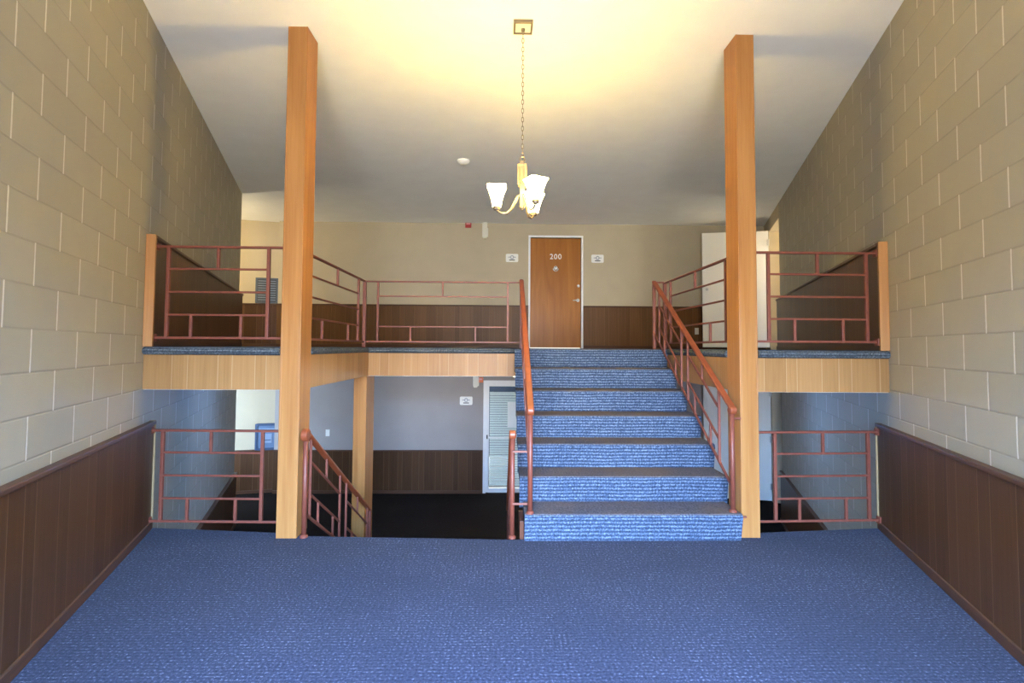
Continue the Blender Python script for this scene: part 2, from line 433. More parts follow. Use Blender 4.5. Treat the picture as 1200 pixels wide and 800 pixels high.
wainscot('trim_3', 'dark wainscot on the left wall of the upper landing with an orange wood end', L_LOC, L_ROT, 3.49*LK, 7.45*LK, -1, ZU, ZU+.765, thick=.045, end=(3.49*LK, M['post_wood']), endw=-.03)
wainscot('trim_4', 'dark wainscot on the right wall of the upper landing with an orange wood end', R_LOC, R_ROT, 3.49*RK, 7.6*RK, 1, ZU, ZU+.765, thick=.045, end=(3.49*RK, M['post_wood']), endw=-.03)
wainscot('trim_5', 'dark wainscot low on the left wall of the lower hall', L_LOC, L_ROT, 3.4*LK, 7.45*LK, -1, ZL, ZL+.755)
wainscot('trim_6', 'dark wainscot low on the right wall of the lower hall', R_LOC, R_ROT, 3.4*RK, 7.6*RK, 1, ZL, ZL+.755)
wainscot('trim_7', 'brown wainscot on the upper back wall left of the numbered door', (0, YB, 0), 0, -4.0, DX0-.035, -1, ZU, ZU+.765, board=M['panel_lit'])
wainscot('trim_8', 'brown wainscot on the upper back wall right of the numbered door', (0, YB, 0), 0, DX1+.035, XR(YB), -1, ZU, ZU+.765, board=M['panel_lit'])
wainscot('trim_9', 'brown wainscot on the lower back wall left of the glass door', (0, YB, 0), 0, -4.0, GX0-.005, -1, ZL, ZL+.755)
wainscot('trim_10', 'brown wainscot on the lower back wall right of the glass door', (0, YB, 0), 0, GX1+.005, XR(YB), -1, ZL, ZL+.755)
wainscot('trim_11', 'brown wainscot in the upper left passage under the slate panel', (-4.72, 8.99, 0), math.atan2(.18, .74), 0, .76, -1, ZU, ZU+.765)
wainscot('trim_12', 'brown wainscot in the lower left passage under the blue panel', (-4.72, 8.99, 0), math.atan2(.18, .74), 0, .76, -1, ZL, ZL+.755)
wainscot('trim_13', 'brown wainscot on the passage wall behind the lower white door', (0, YB, 0), 0, XR(YB)+.01, 7.0, -1, ZL, ZL+.755)

# ------------------------------------------------------------------ fascias of the upper landing
def fascia(n, label, mb): 
    return struct(mb.build('trim_%d' % n, M['panel_light'], bevel=.002), label, 'fascia')
fascia(14, 'honey plank fascia under the upper left landing edge', MB().prism([(XL(3.492), 3.492), (-1.513, 3.492), (-1.513, 3.51), (XL(3.51), 3.51)], ZS, ZU-.045))
fascia(15, 'honey plank fascia under the upper right landing edge', MB().prism([(1.779, 3.492), (XR(3.492), 3.492), (XR(3.51), 3.51), (1.779, 3.51)], ZS, ZU-.045))
fascia(16, 'honey plank fascia beside the stair well behind the left column', MB().box(-1.398, -1.378, 3.68, 5.262, ZS, ZU-.045))
fascia(17, 'honey plank fascia beside the blue stairs behind the right column', MB().box(1.650, 1.670, 3.68, 5.262, ZS, ZU-.045))
fascia(18, 'pale plank fascia across the back of the stair well', MB().box(-1.398, .135, 5.262, 5.282, ZS, ZU-.045))
fascia(19, 'plank fascia behind the top of the blue stairs', MB().box(.135, 1.650, 5.262, 5.282, ZS, ZU-.045))

# ------------------------------------------------------------------ columns
def column(label, x0, x1, y0, y1, z0, z1, group):
    c = thing('wooden_column', label, 'column', ((x0+x1)/2, (y0+y1)/2, z0), group=group)
    w, d, h = (x1-x0)/2, (y1-y0)/2, z1-z0
    MB().box(-w+.011, w-.011, -d, d, 0, h).build('shaft', M['post_wood'], c, bevel=.003)
    for sx in (-1, 1):
        MB().box(min(sx*w, sx*(w-.012)), max(sx*w, sx*(w-.012)), -d-.001, d+.001, 0, h).build('side_board', M['post_wood'], c, bevel=.003)
    return c
column('tall orange wood column left of the stairs, rising from floor to ceiling', -1.5119, -1.3754, 3.487, 3.68, 0, ZC, 'tall wooden columns')
column('tall orange wood column right of the stairs, rising from floor to ceiling', 1.6484, 1.7774, 3.487, 3.68, 0, ZC, 'tall wooden columns')
column('short pale wood column in the lower hall at the foot of the lower stairs', -1.530, -1.398, 5.285, 5.60, ZL, ZS-.004, 'short wooden columns')

# ------------------------------------------------------------------ stairs
RI, TR = ZU/7, .2655
st = thing('staircase', 'straight flight of blue carpeted stairs up to the landing', 'stairs', (.9, 3.44, 0))
def step_profile(y0, z0, z1, dep):
    p = [(y0, z0), (y0-.030, z1-.034)]
    for k in range(7):
        a = PI*1.05 - (PI*.55)*k/6
        p.append((y0-.008+.024*math.cos(a), z1-.024+.024*math.sin(a)))
    p += [(y0+dep, z1), (y0+dep, z1-.045), (y0+.03, z1-.045), (y0+.03, z0)]
    return p
for n in range(7):
    y0, z0, z1 = n*TR, n*RI, (n+1)*RI
    xa = (.158, .133, .127, .126, .126, .126, .126)[n]; xb = (1.622, 1.645, 1.662, 1.662, 1.645, 1.645, 1.645)[n]
    dep = TR + .02 if n < 6 else 5.262-3.44-y0
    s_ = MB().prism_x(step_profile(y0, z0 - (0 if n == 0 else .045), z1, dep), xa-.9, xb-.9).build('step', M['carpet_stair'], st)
for xa in (.20, 1.54):
    SG = RI/TR
    MB().prism_x([(.035, -.26), (.035, .035*SG-.075), (1.60, 1.60*SG-.075), (1.80, 1.60*SG-.075), (1.80, 1.60*SG-.30), (1.60, 1.60*SG-.33)], xa-.9, xa+.05-.9).build('stringer', M['stringer'], st)
MB().prism_x([(.036, -.11), (.036, .036*SG-.08), (1.60, 1.60*SG-.08), (1.60, 1.60*SG-.11)], .25-.9, 1.54-.9).build('soffit', M['stringer'], st)
MB().box(.127-.9, .1565-.9, .025, .25, 0., .122).build('side_board', M['stringer'], st, bevel=.003)

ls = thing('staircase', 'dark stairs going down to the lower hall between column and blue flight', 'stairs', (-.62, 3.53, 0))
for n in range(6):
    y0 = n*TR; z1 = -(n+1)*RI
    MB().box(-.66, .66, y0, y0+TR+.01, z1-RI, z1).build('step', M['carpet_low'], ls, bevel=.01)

# ------------------------------------------------------------------ railings
RG = 'rust-red steel railings'
TOPS = (.690, .537, .378, .220, .062)                # heights of the five level bars
BT, UT = .014, .021
def level_rail(label, p0, p1, base, ups, tshort, lshorts, bars=(1,2,3), s_in=None, ext=(0,0), post=None):
    """level guard between p0 and p1; ups = the two uprights (fractions of metres along)"""
    a, b = Vector((p0[0], p0[1], 0)), Vector((p1[0], p1[1], 0)); L = (b-a).length; d = (b-a)/L
    t = thing('guard_railing', label, 'railing', (a.x, a.y, base), math.atan2(d.y, d.x), RG)
    m = MB().bar((0,0,TOPS[0]), (L,0,TOPS[0]), .026, .016); m.build('top_rail', M['rail'], t, bevel=.003)
    MB().bar((0,0,TOPS[4]), (L,0,TOPS[4]), BT, BT+.002).build('bottom_rail', M['rail'], t, bevel=.002)
    for i in bars:
        MB().bar((ups[0],0,TOPS[i]), (ups[1],0,TOPS[i]), BT, BT).build('rail', M['rail'], t, bevel=.002)
    for u in ups:
        MB().bar((u,0,TOPS[4]), (u,0,TOPS[0]), UT, UT).build('upright', M['rail'], t, bevel=.002)
    for u in tshort:
        MB().bar((u,0,TOPS[1]), (u,0,TOPS[0]), UT-.003, UT-.003).build('short_baluster', M['rail'], t, bevel=.002)
    for u in lshorts:
        MB().bar((u,0,TOPS[4]), (u,0,TOPS[3]), UT-.003, UT-.003).build('short_baluster', M['rail'], t, bevel=.002)
    if post:
        for u, w, z0 in post:
            MB().bar((u,0,z0), (u,0,TOPS[0]+.01), w, w).build('post', M['rail'], t, bevel=.003)
    for u in (0, L):
        if ext[0 if u == 0 else 1]:
            for z in (TOPS[0], TOPS[4]):
                MB().box(u-.006, u+.006, -.02, .02, z-.025, z+.025).build('mounting_plate', M['rail'], t, bevel=.002)
    return t
# entry floor
x0 = -2.455; y0 = 3.633; y1 = 3.607; Lr = math.hypot(-1.5119-x0, y1-y0)
def fx(x): return x - x0
level_rail('rust-red guard railing on the entry floor between left wainscot and left column', (x0, y0), (-1.513, y1), .006,
           (fx(-2.375), fx(-1.672)), (fx(-2.035),), (fx(-2.19), fx(-1.852)), ext=(1,1))
x0 = 1.779
level_rail('rust-red guard railing on the entry floor between right column and right wainscot', (1.779, 3.605), (2.715, 3.638), .008,
           (1.952-x0, 2.645-x0), (2.308-x0,), (2.127-x0, 2.472-x0), ext=(1,1))
# upper landing, fronts
x0 = -2.385
level_rail('rust-red guard railing on the upper left landing above the honey fascia', (x0, 3.52), (-1.513, 3.52), ZU,
           (fx(-2.305), fx(-1.62)), (fx(-1.965),), (fx(-2.14), fx(-1.80)), ext=(1,1))
x0 = 1.779
level_rail('rust-red guard railing on the upper right landing above the honey fascia', (x0, 3.52), (2.645, 3.52), ZU,
           (1.875-x0, 2.575-x0), (2.226-x0,), (2.058-x0, 2.402-x0), ext=(1,1))
# upper landing, sides of the stair well
y0_ = 3.682
level_rail('rust-red guard railing running back from the left column along the stair well', (-1.435, y0_), (-1.435, 5.29), ZU,
           (.11, 5.06-y0_), (4.42-y0_,), (4.06-y0_, 4.74-y0_), ext=(1,0), post=((5.29-y0_, .034, 0.),))
level_rail('rust-red guard railing running back from the right column beside the blue stairs', (1.70, y0_), (1.70, 5.26), ZU,
           (3.805-y0_, 5.07-y0_), (4.42-y0_,), (4.10-y0_, 4.74-y0_), ext=(1,0), post=((5.25-y0_, .034, 0.),))
x0 = -1.418
level_rail('rust-red guard railing across the back of the stair well below the numbered door', (x0, 5.295), (.185, 5.295), ZU,
           (fx(-1.298), fx(.057)), (fx(-.625),), (fx(-.955), fx(-.28)), bars=(1, 3))

# sloping stair rails
def scroll(c, r, w, mat, t, name='scroll_end'):
    MB().lathe([(.0, -w/2), (r*.8, -w/2), (r, -w/2+.006), (r, w/2-.006), (r*.8, w/2), (0, w/2)], c, 20, 'x').build(name, mat, t, smooth=False, bevel=.002)
def slope_rail(label, x, ya, za, yb, zb, post_base, end_base, panels, drop=.545, level=0., end_post=True, side_bar=0., brackets=(), scr=-1, sr=.03, group=RG):
    """rail in the plane of constant x from (ya,za) to (yb,zb); heights are absolute"""
    t = thing('stair_railing', label, 'railing', (x, ya, post_base), 0., group)
    Z = lambda y: za + (zb-za)*(y-ya)/(yb-ya) - post_base
    y_ = lambda y: y - ya
    hr = MB().bar((0, 0, Z(ya)), (0, y_(yb), Z(yb)), .046, .022)
    hr.build('handrail', M['handrail'], t, bevel=.007, seg=3)
    scroll((0, -.004, Z(ya)-.018), sr, .046, M['handrail'], t)
    MB().lathe([(.0165, 0), (.0165, Z(ya)-.02)], (0, 0, 0), 14).build('newel', M['rail'], t, smooth=True)
    MB().lathe([(.026, 0), (.026, .012), (.018, .02)], (0, 0, 0), 14).build('newel_foot', M['rail'], t)
    if end_post:
        MB().bar((0, y_(yb), end_base-post_base), (0, y_(yb), Z(yb)+.01), .03, .03).build('newel', M['rail'], t, bevel=.003)
    MB().bar((0, .012, Z(ya+.012)-drop), (0, y_(yb)-.01, Z(yb)-drop), BT, BT+.004).build('bottom_rail', M['rail'], t, bevel=.002)
    for (a, b) in panels:
        for y in (a, b):
            MB().bar((0, y_(y), Z(y)-drop), (0, y_(y), Z(y)-.008), UT-.004, UT-.004).build('upright', M['rail'], t, bevel=.002)
        for dz in (.16, drop-.16):
            MB().bar((0, y_(a), Z(a)-dz), (0, y_(b), Z(b)-dz), BT, BT).build('rail', M['rail'], t, bevel=.002)
        q = (b-a)
        y = a + q*.5
        MB().bar((0, y_(y), Z(y)-.16), (0, y_(y), Z(y)-.008), UT-.006, UT-.006).build('short_baluster', M['rail'], t, bevel=.002)
        for fr in (.25, .75):
            y = a + q*fr
            MB().bar((0, y_(y), Z(y)-drop), (0, y_(y), Z(y)-drop+.16), UT-.006, UT-.006).build('short_baluster', M['rail'], t, bevel=.002)
    for (xa, xb, yy, zz, w) in brackets:
        MB().bar((xa, yy, zz), (xb, yy, zz), w, w).build('bracket', M['rail'], t, bevel=.002)
    return t
slope_rail('rust-red stair railing on the left side of the blue stairs', .195, 3.43, .885, 5.20, 1.985, RI, ZU, ((3.667, 4.28), (4.43, 5.05)))
slope_rail('rust-red stair railing on the right side of the blue stairs', 1.578, 3.46, .890, 5.22, 1.985, RI, ZU, ((3.667, 4.28), (4.43, 5.05)),
           brackets=((.0, .07, .02, .63, .014), (.03, .085, -.015, -.028, .012), (0., .102, 5.225-3.46, 1.985-RI-.008, .018)))
slope_rail('rust-red stair railing going down beside the left column to the lower hall', -1.332, 3.507, .705, 5.235, -.365, 0., ZL, ((3.60, 4.265), (4.44, 5.14)), sr=.042)
slope_rail('rust-red short-posted railing going down beside the foot of the blue stairs', .076, 3.490, .715, 5.235, -.365, 0., ZL, ((3.60, 4.265), (4.44, 5.14)),
           brackets=((0., .119, -.02, .585, .014), (0., .119, -.02, .235, .014)))

# ------------------------------------------------------------------ doors
def text_mesh(s, size, depth, mat, name, parent, loc):
    cu = bpy.data.curves.new('lettering', 'FONT'); cu.body = s; cu.size = size; cu.extrude = depth; cu.align_x = 'CENTER'; cu.align_y = 'CENTER'
    cu.space_character = 1.12
    ob = bpy.data.objects.new('lettering', cu); COL.objects.link(ob)
    dg = bpy.context.evaluated_depsgraph_get(); me = bpy.data.meshes.new_from_object(ob.evaluated_get(dg))
    bpy.data.objects.remove(ob)
    me.transform(Matrix.Rotation(PI/2, 4, 'X')); me.materials.clear(); me.materials.append(mat); me.name = name
    o = bpy.data.objects.new(name, me); COL.objects.link(o); o.parent = parent; o.location = loc
    return o
# numbered door
d1 = thing('door_1', 'orange-brown wood door with 200 in pale numerals on the upper floor', 'door', ((DX0+DX1)/2, YB, ZU), kind='structure')
hw = (DX1-DX0)/2
MB().box(-hw+.003, hw-.003, .03, .075, .012, 1.995).build('leaf', M['door_wood'], d1, bevel=.003)
m = MB().box(-hw-.035, -hw, -.015, .15, 0, 2.035).box(hw, hw+.035, -.015, .15, 0, 2.035).box(-hw, hw, -.015, .15, 2.0, 2.035)
m.build('frame', M['white'], d1, bevel=.003)
text_mesh('200', .135, .006, M['plaque'], 'numerals', d1, (0., .024, 1.655))
kn = MB().lathe([(.0, -.012), (.03, -.012), (.036, 0.), (.0, 0.)], (.0, .03, 1.455), 18, 'y').build('knocker', M['steel'], d1)
MB().tube([(.045*math.cos(a), .012, 1.44+.045*math.sin(a)) for a in [PI + PI*i/10 for i in range(11)]], .009, 8).build('knocker_ring', M['steel'], kn, smooth=True)
MB().lathe([(.0, -.004), (.011, -.004), (.011, 0.), (0., 0.)], (0., .02, 1.47), 14, 'y').build('peephole', M['black'], kn)
MB().lathe([(.0, -.022), (.022, -.022), (.026, 0.), (0., 0.)], (hw-.045, .03, 1.13), 18, 'y').build('deadbolt', M['steel'], d1)
h_ = MB().lathe([(.0, -.012), (.028, -.012), (.031, 0.), (0., 0.)], (hw-.055, .03, .87), 18, 'y').build('handle_rose', M['steel'], d1)
MB().tube([(hw-.055, .03, .87), (hw-.055, -.015, .87), (hw-.075, -.025, .87), (hw-.155, -.022, .862)], .010, 8).build('handle', M['steel'], h_, smooth=True)

# glass door of the lower hall
d2 = thing('door_2', 'white framed glass door with horizontal blinds in the lower hall', 'door', ((GX0+GX1)/2, YB, ZL), kind='structure')
hw = (GX1-GX0)/2; GT = GH-ZL
MB().box(-hw, -hw+.05, -.02, .13, 0, GT).box(hw-.05, hw, -.02, .13, 0, GT).box(-hw+.05, hw-.05, -.02, .13, GT-.05, GT).build('frame', M['white'], d2, bevel=.003)
fw = .05; i0 = hw-.05
m = MB().box(-i0, -i0+fw, .01, .05, .01, GT-.05).box(i0-fw, i0, .01, .05, .01, GT-.05)
m.box(-i0+fw, i0-fw, .01, .05, GT-.05-.055, GT-.05).box(-i0+fw, i0-fw, .01, .05, .01, .085).box(-i0+fw, i0-fw, .012, .048, .955, .985)
lf = m.build('leaf', M['white'], d2, bevel=.003)
MB().box(-i0+fw, i0-fw, .027, .033, .085, GT-.105).build('pane', M['glass'], lf)
MB().box(-i0+.008, -i0+.03, -.006, .01, .95, 1.02).build('handle', M['black'], lf, bevel=.003)
m = MB(); zt = GT-.105-.105
m.box(-i0+fw+.01, i0-fw-.01, .055, .085, zt-.03, zt)
k = 0; z = zt-.045
while z > .12:
    m.bar((-i0+fw+.012, .068, z), (i0-fw-.012, .068, z), .004, .034); z -= .042
b_ = m.build('blind', M['blind'], lf)
MB().box(.073-.01-hw+.325-.07+.0, .30-hw+.325-.09, .016, .0175, .0, .0).bm.free()
MB().box(.105-(GX0+GX1)/2, .30-(GX0+GX1)/2, .020, .0215, -.13-ZL, .32-ZL).build('bright_sheet', M['pale_sheet'], lf)  # plain white translucent sheet over part of the glass

# white passage doors
def white_door(n, label, base, hx, hy, lx, ly, h, z0):
    ang = math.atan2(ly-hy, lx-hx); W = math.hypot(lx-hx, ly-hy)
    t = thing('door_%d' % n, label, 'door', (hx, hy, base), ang, kind='structure')
    MB().box(0, W, -.02, .02, z0, h).build('leaf', M['door_white'], t, bevel=.003)
    for z in (h-.2, h*.52, .27):
        MB().lathe([(.011, -.055), (.011, .055)], (.0, .028, z), 10).box(-.002, .03, .0195, .0225, z-.05, z+.05).build('hinge', M['steel'], t)
    k_ = MB().lathe([(.0, .055), (.022, .052), (.028, .035), (.02, .018), (.012, .012), (.012, .0)], (W-.075, .02, 1.045), 16, 'y').build('knob', M['steel'], t, smooth=True)
    MB().lathe([(.03, .0), (.03, .006), (0, .006)], (W-.075, .02, 1.045), 16, 'y').build('knob_rose', M['steel'], k_)
    return t
white_door(3, 'white door standing open on the upper landing behind the right column', ZU, 4.545, 8.52, 3.49, 8.74, 2.03, .035)
white_door(4, 'white door standing open in the lower hall behind the right column', ZL, 4.545, 8.52, 3.49, 8.74, 2.03, .035)

# ------------------------------------------------------------------ things on the back wall
def plaque(label, x, z):
    t = thing('wall_plaque', label, 'plaque', (x, YB, z), group='white wall plaques')
    w, h = .112, .074
    m = MB(); pts = []
    for cx, cz, a0 in ((w-.022, h-.022, 0), (-w+.022, h-.022, 90), (-w+.022, -h+.022, 180), (w-.022, -h+.022, 270)):
        for k in range(5):
            a = math.radians(a0 + k*22.5); pts.append((cx+.022*math.cos(a), cz+.022*math.sin(a)))
    b = [m.bm.verts.new((p[0], -.012, p[1])) for p in pts]; c = [m.bm.verts.new((p[0], 0, p[1])) for p in pts]; n = len(pts)
    m.bm.faces.new(b); m.bm.faces.new(c[::-1])
    for i in range(n): m.bm.faces.new((b[i], c[i], c[(i+1)%n], b[(i+1)%n]))
    m.build('plate', M['plaque'], t, bevel=.003)
    e = MB(); e.lathe([(.0, -.004), (.036, -.004), (.036, 0), (0, 0)], (0, -.012, .012), 20, 'y')
    e.box(-.07, -.03, -.015, -.012, .006, .02).box(.03, .07, -.015, -.012, .006, .02)
    e.build('emblem', M['mark_grey'], t)
    MB().lathe([(.0, -.002), (.017, -.002), (.017, 0), (0, 0)], (0, -.016, .012), 16, 'y').build('emblem_centre', M['plaque'], t)
    MB().box(-.05, .05, -.015, -.012, -.046, -.030).build('dark_bar', M['mark_dark'], t)
    return t
plaque('white rounded plaque on the upper back wall left of the numbered door', .169, 2.905)
plaque('white rounded plaque on the upper back wall right of the numbered door', 1.715, 2.905)
plaque('white rounded plaque on the lower back wall left of the glass door', -.632, .342)

def alarm(label, x, z, matb, w=.055, group='small wall alarms'):
    t = thing('fire_alarm', label, 'alarm', (x, YB, z), group=group)
    MB().box(-w, w, -.035, 0, -w-.003, w+.003).build('case', matb, t, bevel=.006)
    MB().box(-w+.018, w-.018, -.039, -.035, -.002, .026).build('pale_band', M['pink'], t, bevel=.001)
    MB().lathe([(.0, -.008), (.012, -.006), (.014, 0), (0, 0)], (0, -.035, -.03), 12, 'y').build('button', matb, t)
    return t
alarm('small red alarm box on the upper back wall below the ceiling', -.622, 3.505-.075+.07, M['red'])
alarm('small orange alarm box on the lower back wall left of the glass door', -.375, .715, M['orange_plastic'], .045)

def wall_fixture(label, x, z, flip):
    t = thing('wall_fixture', label, 'wall fixture', (x, YB, z), group='ivory wall fixtures')
    prof = [(-.062, .185), (.062, .185), (.060, .13), (.044, .085), (.044, -.15), (.030, -.185), (-.030, -.185), (-.044, -.15), (-.044, .085), (-.060, .13)]
    m = MB(); b = [m.bm.verts.new((x_, -.07, z_)) for x_, z_ in prof]; c = [m.bm.verts.new((x_, 0, z_)) for x_, z_ in prof]; n = len(prof)
    m.bm.faces.new(b[::-1]); m.bm.faces.new(c)
    for i in range(n): m.bm.faces.new((b[i], b[(i+1)%n], c[(i+1)%n], c[i]))
    m.build('case', M['plastic'], t, bevel=.006)
    MB().box(flip*.046-.014, flip*.046+.014, -.05, -.002, -.16, .0).build('side_box', M['plastic'], t, bevel=.004)
    MB().lathe([(.0, -.01), (.02, -.008), (.024, 0), (0, 0)], (0, -.07, .145), 14, 'y').build('lens', M['mark_grey'], t)
    return t
wall_fixture('narrow ivory fixture with flared top on the upper back wall, right of the red alarm', -.325, 3.435-.0, 1)
wall_fixture('narrow ivory fixture on the lower back wall, left of the orange alarm', -.468, .765, 1)

t = thing('light_switch', 'white light switch on the lower back wall left of the short column', 'switch', (-3.068, YB, -.231))
MB().box(-.035, .035, -.007, 0, -.058, .058).build('plate', M['plaque'], t, bevel=.003)
MB().box(-.007, .007, -.016, -.007, -.014, .014).build('toggle', M['plaque'], t, bevel=.002)
t = thing('wall_outlet', 'ivory outlet in the wainscot of the upper back wall near the white door', 'outlet', (3.50, YB-.03, 1.606))
MB().box(-.036, .036, -.007, 0, -.058, .058).build('plate', M['plastic'], t, bevel=.003)
for dz in (-.024, .024):
    MB().lathe([(.0, -.004), (.016, -.004), (.017, 0), (0, 0)], (0, -.007, dz), 14, 'y').build('socket', M['plastic'], t)

# enamel panels of the left passage
pa = math.atan2(.18, .74)
def pw(x): return (x+.001, 8.985 + (x+4.72)*.18/.74)
px, py = pw(-4.205)
t = thing('louvred_panel', 'dark slate-blue panel with thin horizontal louvres on the upper left passage wall', 'wall panel', (px, py, 2.052), pa, group='metal panels in the left passage')
MB().box(-.19, .19, -.05, 0, 0, .455).build('case', M['slate'], t, bevel=.006)
MB().box(-.155, .155, -.053, -.05, .03, .425).build('recess', M['slate_dark'], t)
m = MB()
for i in range(9): m.bar((-.145, -.056, .06+i*.042), (.145, -.056, .06+i*.042), .006, .016)
m.build('louvres', M['slate_light'], t)
px, py = pw(-4.15)
t = thing('framed_panel', 'blue-grey framed metal panel with a square plate on the lower left passage wall', 'wall panel', (px, py, -.533), pa, group='metal panels in the left passage')
m = MB().box(-.19, -.155, -.05, 0, 0, .455).box(.155, .19, -.05, 0, 0, .455).box(-.155, .155, -.05, 0, .42, .455).box(-.155, .155, -.05, 0, 0, .035)
m.build('frame', M['blue_panel_dark'], t, bevel=.004)
MB().box(-.155, .155, -.03, 0, .035, .42).build('door', M['blue_panel'], t)
MB().box(-.075, .085, -.042, -.03, .12, .28).build('square_plate', M['blue_panel_light'], t, bevel=.004)
MB().box(-.06, .07, -.046, -.042, .165, .18).build('slot', M['blue_panel_dark'], t)
MB().bar((-.13, -.036, .355), (.13, -.036, .355), .012, .035).build('pull', M['blue_panel_light'], t, bevel=.003)

# smoke detector
t = thing('smoke_detector', 'round white smoke detector on the ceiling left of the chandelier', 'smoke detector', (-.479, 6.0, ZC))
MB().lathe([(.075, 0), (.075, -.012), (.066, -.03), (.045, -.046), (.0, -.05)], (0, 0, 0), 28).build('cover', M['plaque'], t, smooth=True)
MB().lathe([(.052, 0), (.052, -.006), (.048, -.006)], (0, 0, -.036), 28).build('vent_ring', M['mark_grey'], t)

# dome light of the lower hall
DOMES = ((.21, 6.55), (-2.25, 5.7), (2.5, 5.7))
t = thing('ceiling_light', 'round dome ceiling light glowing in the lower hall above the glass door', 'ceiling light', (.21, 6.55, ZS-.004), group='dome lights of the lower hall')
dome0 = t
MB().lathe([(.15, 0), (.15, -.02), (.14, -.025)], (0, 0, 0), 32).build('rim', M['steel'], t)
MB().lathe([(.138, -.015), (.128, -.04), (.10, -.06), (.06, -.073), (0, -.078)], (0, 0, 0), 32).build('dome', M['dome'], t, smooth=True)

for (x_, y_, lb) in ((DOMES[1]+('added unseen dome light under the left side of the landing',)), (DOMES[2]+('added unseen dome light under the right side of the landing',))):
    c_ = copy_tree(dome0); c_.location = (x_, y_, ZS-.004); c_['label'] = lb  # both side domes are unseen, added as fill for the lower walls

# ------------------------------------------------------------------ chandelier
CX, CY = .131, 3.43
ch = thing('chandelier', 'three-arm brushed nickel chandelier with lit square glass shades', 'chandelier', (CX, CY, ZC))
def chz(z): return z - ZC
cn = MB()
cn.box(-.054, .054, -.054, .054, -.020, 0).build('canopy', M['pale_metal'], ch, bevel=.004)
m = MB()
for q in (-1, 1):
    m.box(min(q*.054, q*.066), max(q*.054, q*.066), -.066, .066, -.026, 0).box(-.054, .054, min(q*.054, q*.066), max(q*.054, q*.066), -.026, 0)
m.build('canopy_rim', M['nickel'], ch, bevel=.002)
MB().lathe([(.0, -.03), (.012, -.026), (.014, -.01), (.0, -.008)], (0, 0, -.018), 14).build('canopy_loop', M['nickel'], ch, smooth=True)
m = MB(); z = -.048; i = 0
while z > chz(2.60):
    a = PI/2*(i % 2); pts = []
    for k in range(12):
        q = 2*PI*k/12; px, pz = .0075*math.cos(q), .019*math.sin(q)
        pts.append((px*math.cos(a), px*math.sin(a), z+pz))
    m.tube(pts, .0021, 6, closed=True); z -= .031; i += 1
m.build('chain', M['nickel'], ch, smooth=True)
MB().tube([(.016*math.cos(2*PI*k/14), 0, chz(2.585)+.02*math.sin(2*PI*k/14)) for k in range(14)], .005, 8, closed=True).build('hanging_loop', M['nickel'], ch, smooth=True)
m = MB().box(-.016, .016, -.016, .016, chz(2.26), chz(2.57))
m.build('stem', M['nickel'], ch, bevel=.002)
m = MB()
for a in (0, PI/2, PI, 3*PI/2):
    c_, s_ = math.cos(a+.6), math.sin(a+.6)
    m.bar((.034*c_, .034*s_, chz(2.40)), (.034*c_, .034*s_, chz(2.545)), .013, .013)
m.box(-.028, .028, -.028, .028, chz(2.535), chz(2.547)).box(-.028, .028, -.028, .028, chz(2.405), chz(2.415))
m.build('cage', M['nickel'], ch, bevel=.001)
MB().lathe([(.0, -.035), (.008, -.03), (.014, -.015), (.02, 0.), (.0, .002)], (0, 0, chz(2.26)), 14).build('finial', M['nickel'], ch, smooth=True)
LIGHTS = []
for deg in (178, -62, 60):
    a = math.radians(deg); c_, s_ = math.cos(a), math.sin(a); R = .175
    prof = [(.012, 2.335), (.030, 2.325), (.050, 2.285), (.075, 2.235), (.105, 2.208), (.14, 2.208), (.165, 2.222), (R, 2.238)]
    # smooth the arm
    pts = []
    for i in range(len(prof)-1):
        for k in range(3):
            f = k/3; pts.append(((prof[i][0]*(1-f)+prof[i+1][0]*f)*c_, (prof[i][0]*(1-f)+prof[i+1][0]*f)*s_, chz(prof[i][1]*(1-f)+prof[i+1][1]*f)))
    pts.append((R*c_, R*s_, chz(2.243)))
    ar = MB().tube(pts, .0075, 8).build('arm', M['nickel'], ch, smooth=True)
    MB().lathe([(.0, -.012), (.020, -.010), (.026, .004), (.026, .022), (.0, .022)], (R*c_, R*s_, chz(2.243)), 16).build('cup', M['nickel'], ar)
    sh = MB().sq_loft([(.0, .0), (.028, .0), (.030, .012), (.036, .045), (.044, .080), (.054, .113), (.066, .140), (.061, .137), (.050, .110), (.040, .080), (.030, .045), (.024, .02)],
                      (R*c_, R*s_, chz(2.256)), a)
    sh.build('shade', M['shade'], ch, smooth=False, bevel=.002)
    LIGHTS.append((CX+R*c_, CY+R*s_, 2.256+.115))

# ------------------------------------------------------------------ outside the glass door
struct(MB().box(-2.5, 3., YB+.15, 13., ZL-.12, ZL-.02).build('ground', M['concrete']), 'concrete outside the glass door', 'ground')
struct(MB().box(-2.5, 3., YB+.16, 12.5, ZL+2.15, ZL+2.25).build('porch_roof', M['slate_dark']), 'dark porch roof outside the glass door', 'roof')
struct(MB().box(-2.5, 3., 12.5, 12.6, ZL-.02, ZL+2.25).build('wall_porch', M['blue_panel_dark']), 'dark blue porch wall beyond the glass door', 'wall')

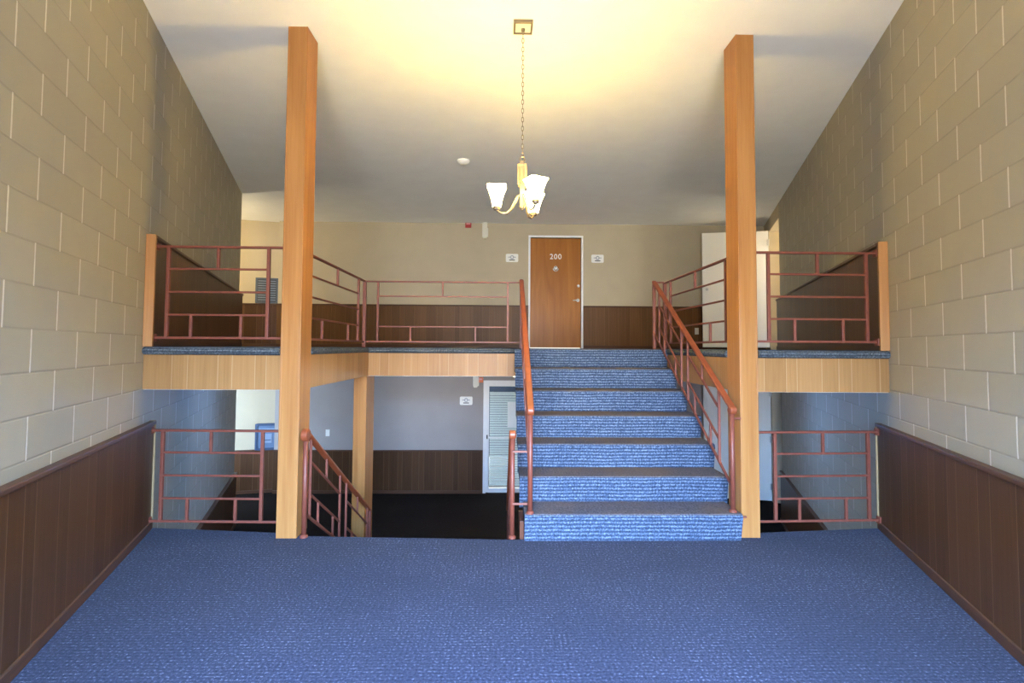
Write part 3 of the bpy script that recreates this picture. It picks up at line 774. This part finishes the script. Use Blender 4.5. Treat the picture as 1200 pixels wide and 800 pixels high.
# ------------------------------------------------------------------ light
def area(name, loc, rot, sx, sy, power, col):
    l = bpy.data.lights.new(name, 'AREA'); l.shape = 'RECTANGLE'; l.size = sx; l.size_y = sy; l.energy = power; l.color = col
    o = bpy.data.objects.new(name, l); COL.objects.link(o); o.location = loc; o.rotation_euler = rot; return o
def point(name, loc, power, col, r=.03):
    l = bpy.data.lights.new(name, 'POINT'); l.energy = power; l.color = col; l.shadow_soft_size = r
    o = bpy.data.objects.new(name, l); COL.objects.link(o); o.location = loc; return o
DAY = (.50, .70, 1.0)
SKY = (.30, .55, 1.0)
area('entrance_daylight', (.1, -5.2, 1.15), (PI/2, 0, 0), 4.2, 3.0, 1000, (.85, .88, .95))
area('blind_backlight', (.2, 12.2, -.50), (-PI/2, 0, 0), 3.5, 1.5, 170, (.9, .96, 1.))  # lamp added outside to backlight the blinds and the white sheet
area('doorway_daylight', ((EX0+EX1)/2, Y0-.14, .85), (PI/2, 0, 0), EX1-EX0-.02, 1.6, 42, (.26, .60, 1.))
area('sky_daylight', (.1, -5.5, 5.0), (PI/2-.72, 0, 0), 11., 5.5, 17500, SKY)
area('sunlit_ground', (.1, -3.2, -.05), (PI, 0, 0), 5., 4.6, 700, (1., .80, .48))
for i, p in enumerate(LIGHTS):
    point('chandelier_bulb', p, 2.6, (1., .665, .18), .022)
for p, e, c in zip(DOMES, (19., 14., 14.), ((1., .70, .38), (.24, .54, 1.35), (.24, .54, 1.35))): point('dome_bulb', (p[0], p[1], ZS-.13), e, c, .08)  # the two blue side bulbs are added fill
point('passage_fill', (-5.2, 7.8, ZC-.9), 36, (1., .86, .58), .12)  # unseen fill lamp, added to brighten the upper left passage
point('passage_fill', (5.6, 8.0, ZC-.6), 60, (1., .86, .62), .12)  # unseen fill lamp, added to spill onto the far upper walls
area('passage_fill_low', (-5.3, 7.5, .05), (PI/2, 0, 0), 1.2, 1.3, 46, (.60, .82, 1.15))  # unseen area lamp added to brighten the lower passage wall, no window built
w = bpy.data.worlds.new('sky'); scene.world = w; w.use_nodes = True
bg = w.node_tree.nodes['Background']; sky = w.node_tree.nodes.new('ShaderNodeTexSky')
sky.sky_type = 'NISHITA'; sky.sun_disc = False; sky.sun_elevation = math.radians(40); sky.sun_rotation = math.radians(200)
w.node_tree.links.new(sky.outputs[0], bg.inputs[0]); bg.inputs[1].default_value = .25

# ------------------------------------------------------------------ camera
f, pitch, yaw, roll, cy = 593.2258, .0413, .0194, .006, 382.7247
cY, sY, c_, s_, cr, sr = math.cos(yaw), math.sin(yaw), math.cos(pitch), math.sin(pitch), math.cos(roll), math.sin(roll)
Ry = Matrix(((cY, -sY, 0), (sY, cY, 0), (0, 0, 1)))
Rp = Matrix(((1, 0, 0), (0, c_, s_), (0, -s_, c_)))
Rr = Matrix(((cr, 0, sr), (0, 1, 0), (-sr, 0, cr)))
V = Rr @ Rp @ Ry                                   # rows: right, forward, up
right, fwd, up = V[0], V[1], V[2]
rot = Matrix((right, up, -fwd)).transposed()
cam = bpy.data.cameras.new('camera'); co = bpy.data.objects.new('camera', cam); COL.objects.link(co)
co.matrix_world = Matrix.Translation((0, 0, 1.29)) @ rot.to_4x4()
cam.sensor_fit = 'HORIZONTAL'; cam.sensor_width = 36; cam.lens = f/1200*36
cam.shift_y = -(400-cy)/1200
cam.clip_start = .05
scene.camera = co

# ------------------------------------------------------------------ view
vs = scene.view_settings
scene.display_settings.display_device = 'sRGB'
vs.view_transform = 'Standard'; vs.look = 'None'; vs.gamma = 1; vs.use_curve_mapping = False
vs.exposure = 0.88
scene.cycles.use_denoising = True
scene.cycles.max_bounces = 10; scene.cycles.diffuse_bounces = 6
scene.cycles.sample_clamp_indirect = 6
scene.cycles.caustics_reflective = False; scene.cycles.caustics_refractive = False
